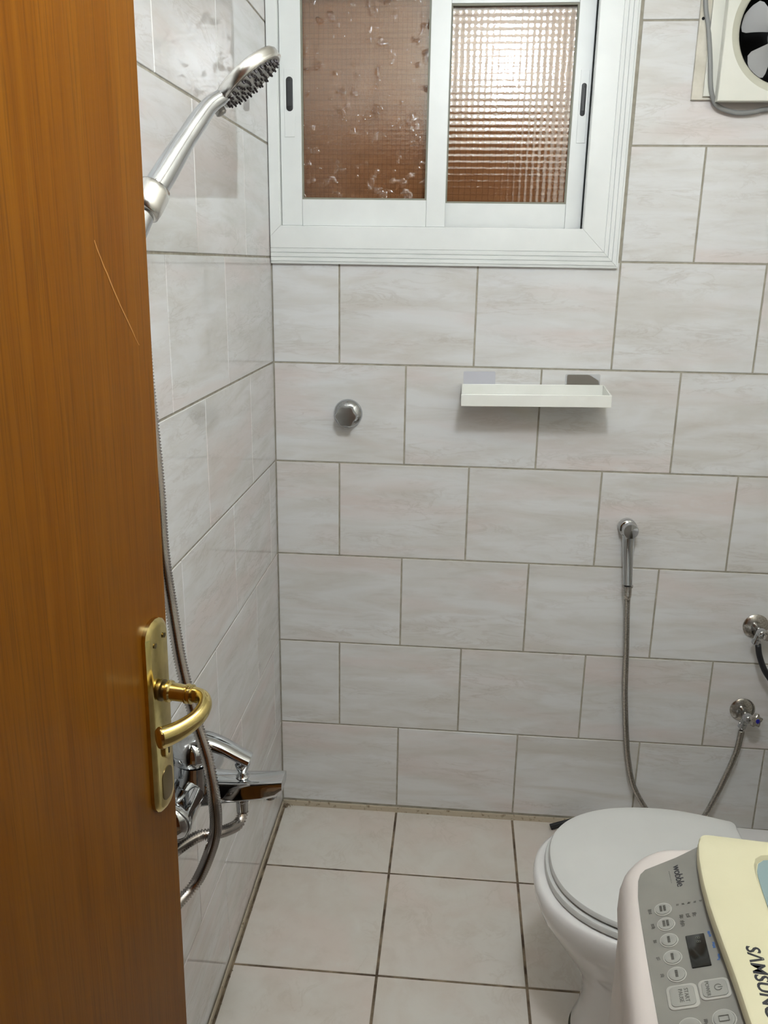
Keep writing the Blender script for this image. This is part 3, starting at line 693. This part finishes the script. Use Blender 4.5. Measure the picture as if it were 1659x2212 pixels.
rings = [ring_z(egg(x0, xw, x1, hw, hb), z) for z, x0, xw, x1, hw, hb in secs]
loft(bm, rings); fix(bm); mesh_obj('bowl', bm, M_ceramic, tl, 60)
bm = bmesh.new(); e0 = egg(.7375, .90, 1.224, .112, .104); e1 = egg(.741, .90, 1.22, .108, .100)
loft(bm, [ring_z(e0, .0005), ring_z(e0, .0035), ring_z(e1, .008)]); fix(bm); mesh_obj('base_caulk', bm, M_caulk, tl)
def slab(name, x0, x1, hw, hb, z0, z1, mat, r, dome=0):
    bm = bmesh.new(); f = lambda d: egg(x0+d, .91, x1-d*.5, hw-d, hb-d, r=.014)
    rings = [ring_z(f(.003), z0), ring_z(f(0), z0+.003), ring_z(f(0), z1-r), ring_z(f(r*.35), z1-r*.25), ring_z(f(r), z1), ring_z(f(r+.03), z1+dome), ring_z(f(.10), z1+dome*1.5)]
    loft(bm, rings); fix(bm); return mesh_obj(name, bm, mat, tl, 40)
slab('seat', .6635, 1.062, .1890, .160, .4045, .4200, M_seat, .004)
slab('seat_lid', .6700, 1.062, .1850, .158, .4235, .4380, M_seat, .007, .0015)
for sy in (-.07, .07):
    bm = bmesh.new(); lathe(bm, [(.012, 0), (.012, .022), (.010, .025)], (1.10-.90, sy, .402), (0, 0, 1), 20); mesh_obj('hinge', bm, M_seat, tl, 40)
bm = bmesh.new(); rings = []
for z, d in ((.4025, .004), (.41, 0), (.70, -.006), (.745, -.006)): rings.append([V((x, y, z)) for x, y in rrect(.285+d, .480-d, -.19+d, .19-d, .03, 6)])
loft(bm, rings); fix(bm); mesh_obj('cistern', bm, M_ceramic, tl, 50)
bm = bmesh.new(); rings = []
for z, d in ((.747, -.012), (.770, -.014), (.780, -.008), (.783, 0)): rings.append([V((x, y, z)) for x, y in rrect(.285+d, .482-max(d, -.006), -.19+d, .19-d, .03, 6)])
loft(bm, rings); fix(bm); mesh_obj('cistern_lid', bm, M_ceramic, tl, 50)
bm = bmesh.new(); lathe(bm, [(.022, 0), (.022, .006), (.018, .008)], (.385, 0, .783), (0, 0, 1), 24); mesh_obj('flush_button', bm, M_chrome, tl, 40)

# black squeegee behind the toilet
sq_ = thing('floor_squeegee', 'black rubber squeegee head tucked behind the toilet against the wall', 'squeegee', (.766, -.036, -.0005), (0, RD(-22), 0))
mesh_obj('rubber_blade', bx(.002, .130, -.003, .003, .0015, .010, bev=.001), M_black, sq_)
bm = bmesh.new(); tube(bm, [(.002, 0, .0135), (.130, 0, .0135)], .0058, 14); mesh_obj('blade_holder', bm, M_black, sq_, 60)

# ================================================================== WASHING MACHINE
wm = thing('washing_machine', 'white top-loading washing machine with grey control panel and cream lid', 'washing machine', (.66, -1.30, 0), (0, 0, RD(-5)))
# local frame: x = depth from the front, y = -w (w towards the camera), z up
W0, W1, DP = -.052, .495, .590
def interp(tab, w_):
    if w_ <= tab[0][0]: return tab[0][1]
    for (a, b), (c, d) in zip(tab, tab[1:]):
        if w_ <= c: return b+(d-b)*(w_-a)/(c-a)
    return tab[-1][1]
def sym(w_): return w_ if w_ < .2215 else .443-w_
def bow(w_): s = (w_-W0)/(W1-W0); return -.010*sin(pi*max(0, min(1, s)))
def outline(d, lo=0, r=.045, n=8):
    pts = []
    x0, x1, a, b = d+lo, DP-d, W0+d, W1-d; r = max(r-d*.7, .006)
    base = []
    def seg(p, q, k):
        for i in range(k): base.append((p[0]+(q[0]-p[0])*i/k, p[1]+(q[1]-p[1])*i/k))
    def arc(cx, cy, a0, rr):
        for i in range(n): q = RD(a0+90*i/n); base.append((cx+rr*cos(q), cy+rr*sin(q)))
    rb = .02
    arc(x1-rb, b-rb, 0, rb); seg((x1-rb, b), (x0+r, b), 6); arc(x0+r, b-r, 90, r); seg((x0, b-r), (x0, a+r), 16); arc(x0+r, a+r, 180, r); seg((x0+r, a), (x1-rb, a), 6); arc(x1-rb, a+rb, 270, rb); seg((x1, a+rb), (x1, b-rb), 10)
    return [(x+(bow(w_)*max(0, 1-(x-x0)/.12)), w_) for x, w_ in base]
def zt_f(d): return .865+.4*min(max(d, 0), .085) if d < .085 else .899
def L3(d, w_, z): return V((d, -w_, z))
bm = bmesh.new(); loft(bm, [[L3(x, w_, z) for x, w_ in outline(dd)] for z, dd in ((.035, .010), (.05, .006), (.78, .004), (.795, .006), (.798, .010))]); fix(bm); mesh_obj('cabinet', bm, M_cabin, wm, 40)
bm = bmesh.new(); R_ = []
for z, dd in ((.800, .007), (.8015, .0035), (.806, .002), (.825, 0)): R_.append([L3(x, w_, z) for x, w_ in outline(dd)])
for dz, dd in ((-.020, .0004), (-.010, .0025), (-.004, .0060), (-.001, .0105), (0, .0150), (0, .03), (0, .055), (0, .085), (0, .14), (0, .20)): R_.append([L3(x, w_, zt_f(x)+dz) for x, w_ in outline(dd)])
loft(bm, R_); fix(bm); mesh_obj('top_cover', bm, M_cabin, wm, 50)
for i, (x, w_) in enumerate(((.05, 0), (.05, .44), (.54, 0), (.54, .44))):
    bm = bmesh.new(); lathe(bm, [(.022, .0005), (.022, .02), (.014, .024), (.014, .045)], (x, -w_, 0), (0, 0, 1), 16); mesh_obj('foot', bm, M_black, wm, 40)
# control panel
lid_front = [(-.036, .082), (-.019, .0755), (.0046, .0720), (.041, .0700), (.074, .0700), (.099, .0713), (.133, .0738), (.165, .0762), (.2215, .0790)]
pan_front = [(-.018, .030), (-.014, .0235), (-.008, .0180), (.0016, .0148), (.026, .0122), (.059, .0116), (.115, .0120), (.185, .0130), (.2215, .0132)]
bm = bmesh.new()
ws = [-.036, -.030, -.024, -.018, -.014, -.008, .0016, .012, .026, .042, .059, .085, .115, .15, .185, .2215]
ws += [.443-q for q in reversed(ws[:-1])]
top, low = [], []
for w_ in ws:
    s = sym(w_); f0 = interp([(-.036, .0830), (-.030, .0700), (-.024, .0560), (-.018, .0365)]+pan_front[1:], s)
    f1 = interp(lid_front, s)+.012
    k = 8; top.append([L3(f0+(f1-f0)*j/k, w_, zt_f(f0+(f1-f0)*j/k)+.0012) for j in range(k+1)])
    low.append([p-V((0, 0, .004)) for p in top[-1]])
vt = [[bm.verts.new(p) for p in r] for r in top]; vl = [[bm.verts.new(p) for p in r] for r in low]
for i in range(len(ws)-1):
    for j in range(8):
        bm.faces.new((vt[i][j], vt[i+1][j], vt[i+1][j+1], vt[i][j+1]))
    bm.faces.new((vt[i][0], vl[i][0], vl[i+1][0], vt[i+1][0]))
for i in (0, -1):
    for j in range(8): bm.faces.new((vt[i][j], vt[i][j+1], vl[i][j+1], vl[i][j]))
fix(bm); pn = mesh_obj('control_panel', bm, M_panel, wm, 35)
# frame on the panel for print and buttons: point (d, w) -> panel surface
PN = V((-.4, 0, 1)).normalized(); PU = V((1, 0, .4)).normalized()
def PS(d, w_, h=0): return V((d, -w_, .865+.4*d+.0012))+PN*h
def on_panel(bm, h):      # flat bm in XY (x = reading direction, y = up of letter) moved in place later
    pass
def button(d, w_, r, tag):
    bm = bmesh.new(); lathe(bm, [(r+.0014, -.001), (r+.0012, .0006), (r+.0002, .0008), (r, .0004)], PS(d, w_), PN, 28, True); b = mesh_obj('button', bm, M_btnrim, wm, 50)
    bm = bmesh.new(); lathe(bm, [(r, .0003), (r-.0002, .0012), (r-.002, .0017), (r*.4, .0013), (0, .0012)], PS(d, w_), PN, 28); mesh_obj('button_cap', bm, M_btn, b, 60)
    return b
B5 = [(.0338, .0501), (.0341, .0709), (.0340, .0925), (.0343, .1144), (.0351, .1352)]
bts = [button(d, w_, .0078, 0) for d, w_ in B5]
bts.append(button(.0651, .1905, .0092, 0)); bts.append(button(.0376, .1940, .0090, 0))
def pad(d0, d1, w0, w1, mat, h, name, par, r=.003, bev=.0006):
    bm = bmesh.new(); prism(bm, rrect(d0, d1, w0, w1, r, 5), -.0005, h, lambda x, y, z: PS(x, y, z), bev); return mesh_obj(name, bm, mat, par, 40)
sb = pad(.0235, .0495, .1475, .1745, M_btnrim, .0010, 'start_button', wm, .005); pad(.0262, .0468, .1500, .1720, M_btn, .0019, 'button_cap', sb, .004)
pb = pad(.0505, .0760, .1465, .1690, M_btnrim, .0010, 'power_button', wm, .005); pad(.0530, .0738, .1488, .1668, M_btn, .0019, 'button_cap', pb, .004)
dsp = pad(.0488, .0655, .0912, .1310, M_disp, .0011, 'display', wm, .0008, .0003)
# lettering, laid on a surface: origin o, reading direction u, letter-up v
def lettering(txt, size, o, u, v, mat, parent, name='lettering', ext=.00012, shear=0, squash=1, align='CENTER', bold=0, sp=1.0):
    c = bpy.data.curves.new(name, 'FONT'); c.body = txt; c.size = size; c.extrude = ext; c.align_x = align; c.align_y = 'CENTER'; c.shear = shear; c.offset = bold; c.resolution_u = 3; c.space_character = sp
    ob = bpy.data.objects.new('tmp', c); COL.objects.link(ob)
    bpy.context.view_layer.update(); me = bpy.data.meshes.new_from_object(ob.evaluated_get(bpy.context.evaluated_depsgraph_get())); me.name = name
    bpy.data.objects.remove(ob); bpy.data.curves.remove(c)
    u = V(u).normalized(); v = V(v).normalized(); n_ = u.cross(v)
    mt = M((( u.x*squash, v.x, n_.x, o[0]), (u.y*squash, v.y, n_.y, o[1]), (u.z*squash, v.z, n_.z, o[2]), (0, 0, 0, 1)))
    me.transform(mt); me.materials.clear(); me.materials.append(mat)
    r = bpy.data.objects.new(name, me); COL.objects.link(r); r.parent = parent; return r
NEAR = V((0, -1, 0))     # reading direction on the panel: towards the camera
def ptext(txt, size, d, w_, mat, h=.0004, **k): return lettering(txt, size, PS(d, w_, h), NEAR, PU, mat, k.pop('parent', pn), **k)
ptext('wobble', .0118, .0548, .0050, M_print, sp=.95)
ptext('. . . . . . . .', .0050, .0478, .0050, M_gprint)
# small worn print around the buttons (too small to read in the photograph)
def ticks(seed, d, w_, n, ln, gap, mat, par, h=.0003, th=.0007, across=False):
    rnd = random.Random(seed); bm = bmesh.new()
    for i in range(n):
        a = d+rnd.uniform(-.0003, .0003); b = w_+i*gap
        for j in range(2):
            l = ln*rnd.uniform(.35, .9); q = a+(j-.5)*ln*.5
            x0, x1 = (q-l/2, q+l/2) if rnd.random() < .6 else (q-th/2, q+th/2)
            y0, y1 = (b-th/2, b+th/2) if (x1-x0) > th*1.5 else (b-gap*.45, b+gap*.45)
            f = [PS(x, y, h) for x, y in ((x0, y0), (x1, y0), (x1, y1), (x0, y1))]; g_ = [p+PN*.0001 for p in f]
            loft(bm, [f, g_])
    return fix(bm)
bm = bmesh.new()
def add_ticks(*a, **k):
    b2 = ticks(*a, **k); me = bpy.data.meshes.new('x'); b2.to_mesh(me); b2.free(); bm.from_mesh(me); bpy.data.meshes.remove(me)
for i, (d, w_) in enumerate(B5):
    add_ticks(i, d-.0125, w_-.003, 5 if i < 2 else 3, .003, .0014, None, None)
for i in range(5): add_ticks(20+i, .0475+.0055*i, .0465, 2, .0022, .0013, None, None)
for i in range(3): add_ticks(30+i, .0490+.0060*i, .0620, 4, .0032, .0014, None, None)
add_ticks(40, .0490, .0700, 6, .0030, .0014, None, None)
add_ticks(41, .0505, .1880, 5, .0026, .0014, None, None)
struct(mesh_obj('panel_print', bm, M_gprint, pn), 'stuff')
for i, ((d, w_), b) in enumerate(zip(B5, bts)):
    bm = bmesh.new()
    for j in range(2 if i < 2 else 1):
        for k2 in range(5):
            x = d+(j-.5*(1 if i < 2 else 0))*.0034; y = w_-.0034+.0017*k2
            f = [PS(x+sx*.0012, y+sy*.00055, .00172) for sx, sy in ((-1, -1), (1, -1), (1, 1), (-1, 1))]; loft(bm, [f, [p+PN*.0002 for p in f]])
    struct(mesh_obj('button_print', fix(bm), M_gprint, b), 'stuff')
ptext('START', .0052, .0400, .1610, M_gprint, h=.0020, parent=sb); ptext('PAUSE', .0052, .0352, .1610, M_gprint, h=.0020, parent=sb)
ptext('POWER', .0048, .0578, .1578, M_gprint, h=.0020, parent=pb)
bm = bmesh.new()   # power symbol ring and bar
for k2 in range(20):
    a0, a1 = RD(30+k2*15), RD(45+k2*15)
    f = [PS(.0665+r*cos(a), .1578+r*1.1*sin(a), .0020) for r, a in ((.0026, a0), (.0032, a0), (.0032, a1), (.0026, a1))]; loft(bm, [f, [p+PN*.0002 for p in f]])
f = [PS(x, y, .0020) for x, y in ((.0662, .1575), (.0700, .1575), (.0700, .1581), (.0662, .1581))]; loft(bm, [f, [p+PN*.0002 for p in f]])
mesh_obj('power_symbol', fix(bm), M_gprint, pb)
bm = bmesh.new()
tri = [(.0690, .1880), (.0612, .1880), (.0612, .1935), (.0690, .1935)]
for p, q in zip(tri, tri[1:]+tri[:1]):
    a, b = V((p[0], p[1], 0)), V((q[0], q[1], 0)); n_ = (b-a).normalized().cross(V((0, 0, 1)))*.0003
    f = [PS(*(x.xy), .0019) for x in (a-n_, b-n_, b+n_, a+n_)]; loft(bm, [f, [x+PN*.0002 for x in f]])
mesh_obj('dial_symbol', fix(bm), M_gprint, bts[5])
ptext('8 8', .0062, .0590, .0985, M_digit, h=.0012, parent=dsp).rotation_euler = (0, 0, 0)
for i, (d, w_) in enumerate(((.0700, .0931), (.0715, .1076), (.0728, .1228))):
    bm = bmesh.new(); rnd = random.Random(60+i)
    for k2 in range(5):
        x, y = d+rnd.uniform(-.0007, .0007), w_-.0034+.0015*k2
        f = [PS(x+sx*rnd.uniform(.0007, .0013), y+sy*.0006, .0003) for sx, sy in ((-1, -1), (1, -1), (1, 1), (-1, 1))]; loft(bm, [f, [p+PN*.0001 for p in f]])
    struct(mesh_obj('blue_print', fix(bm), M_blue, pn), 'stuff')
# lid
def lid_outline(d):
    a, b = -.0375+d, .4805-d; x1 = .505-d; r = .008+0*d; pts = []
    rb = .03
    def fx(w_): return interp(lid_front, sym(max(-.03, min(w_, .473))))+d
    for i in range(8): q = RD(90*i/8); pts.append((x1-rb+rb*cos(q), b-rb+rb*sin(q)))
    n_ = 30
    x0b = fx(b-.010)+.010
    for i in range(n_): pts.append((x1-rb+(x0b-(x1-rb))*i/n_, b))
    for i in range(6): q = RD(90+90*i/6); pts.append((x0b+.010*cos(q), b-.010+.010*sin(q)))
    for i in range(70):
        w_ = (b-.010)+((a+.010)-(b-.010))*i/70; pts.append((fx(w_), w_))
    x0a = fx(a+.010)+.010
    for i in range(6): q = RD(180+90*i/6); pts.append((x0a+.010*cos(q), a+.010+.010*sin(q)))
    for i in range(n_): pts.append((x0a+((x1-rb)-x0a)*i/n_, a))
    for i in range(8): q = RD(270+90*i/8); pts.append((x1-rb+rb*cos(q), a+rb+rb*sin(q)))
    for i in range(12): pts.append((x1, a+rb+(b-rb-a-rb)*i/12))
    return pts
NW = len(lid_outline(0))
def win_outline(d):
    out = []; cx, cy = .27, .2215; x0, x1, a, b = .1250+d, .430-d, -.014+d, .457-d; r = .045
    from math import atan2
    for (px_, py_) in lid_outline(0):
        dx, dy = px_-cx, py_-cy
        # superellipse-like rounded rectangle hit along the ray
        hx, hy = (x1-x0)/2, (b-a)/2; k = 16.0
        t_ = ((abs(dx/hx))**k+(abs(dy/hy))**k)**(-1/k); out.append(((x0+x1)/2+dx*t_, (a+b)/2+dy*t_))
    return out
bm = bmesh.new(); z0 = .903
R2 = [[L3(x, w_, z) for x, w_ in lid_outline(d)] for z, d in ((z0, .002), (z0+.001, 0), (z0+.0075, 0), (z0+.0105, .0012), (z0+.0120, .004))]
R2 += [[L3(x, w_, z) for x, w_ in win_outline(d)] for z, d in ((z0+.0125, -.002), (z0+.0118, .0), (z0+.007, .002))]
loft(bm, R2, True, True); fix(bm); ld = mesh_obj('lid', bm, M_lid, wm, 35)
bm = bmesh.new(); loft(bm, [[L3(x, w_, z) for x, w_ in win_outline(.003)] for z in (z0+.0072, z0+.0085)]); fix(bm); mesh_obj('lid_window', bm, M_lidglass, ld)
lettering('S\u039bMSUNG', .0175, V((.0985, -.1655, z0+.0124)), NEAR, V((1, 0, 0)), M_print, ld, shear=.0, bold=.00035, sp=.98, squash=1.0)
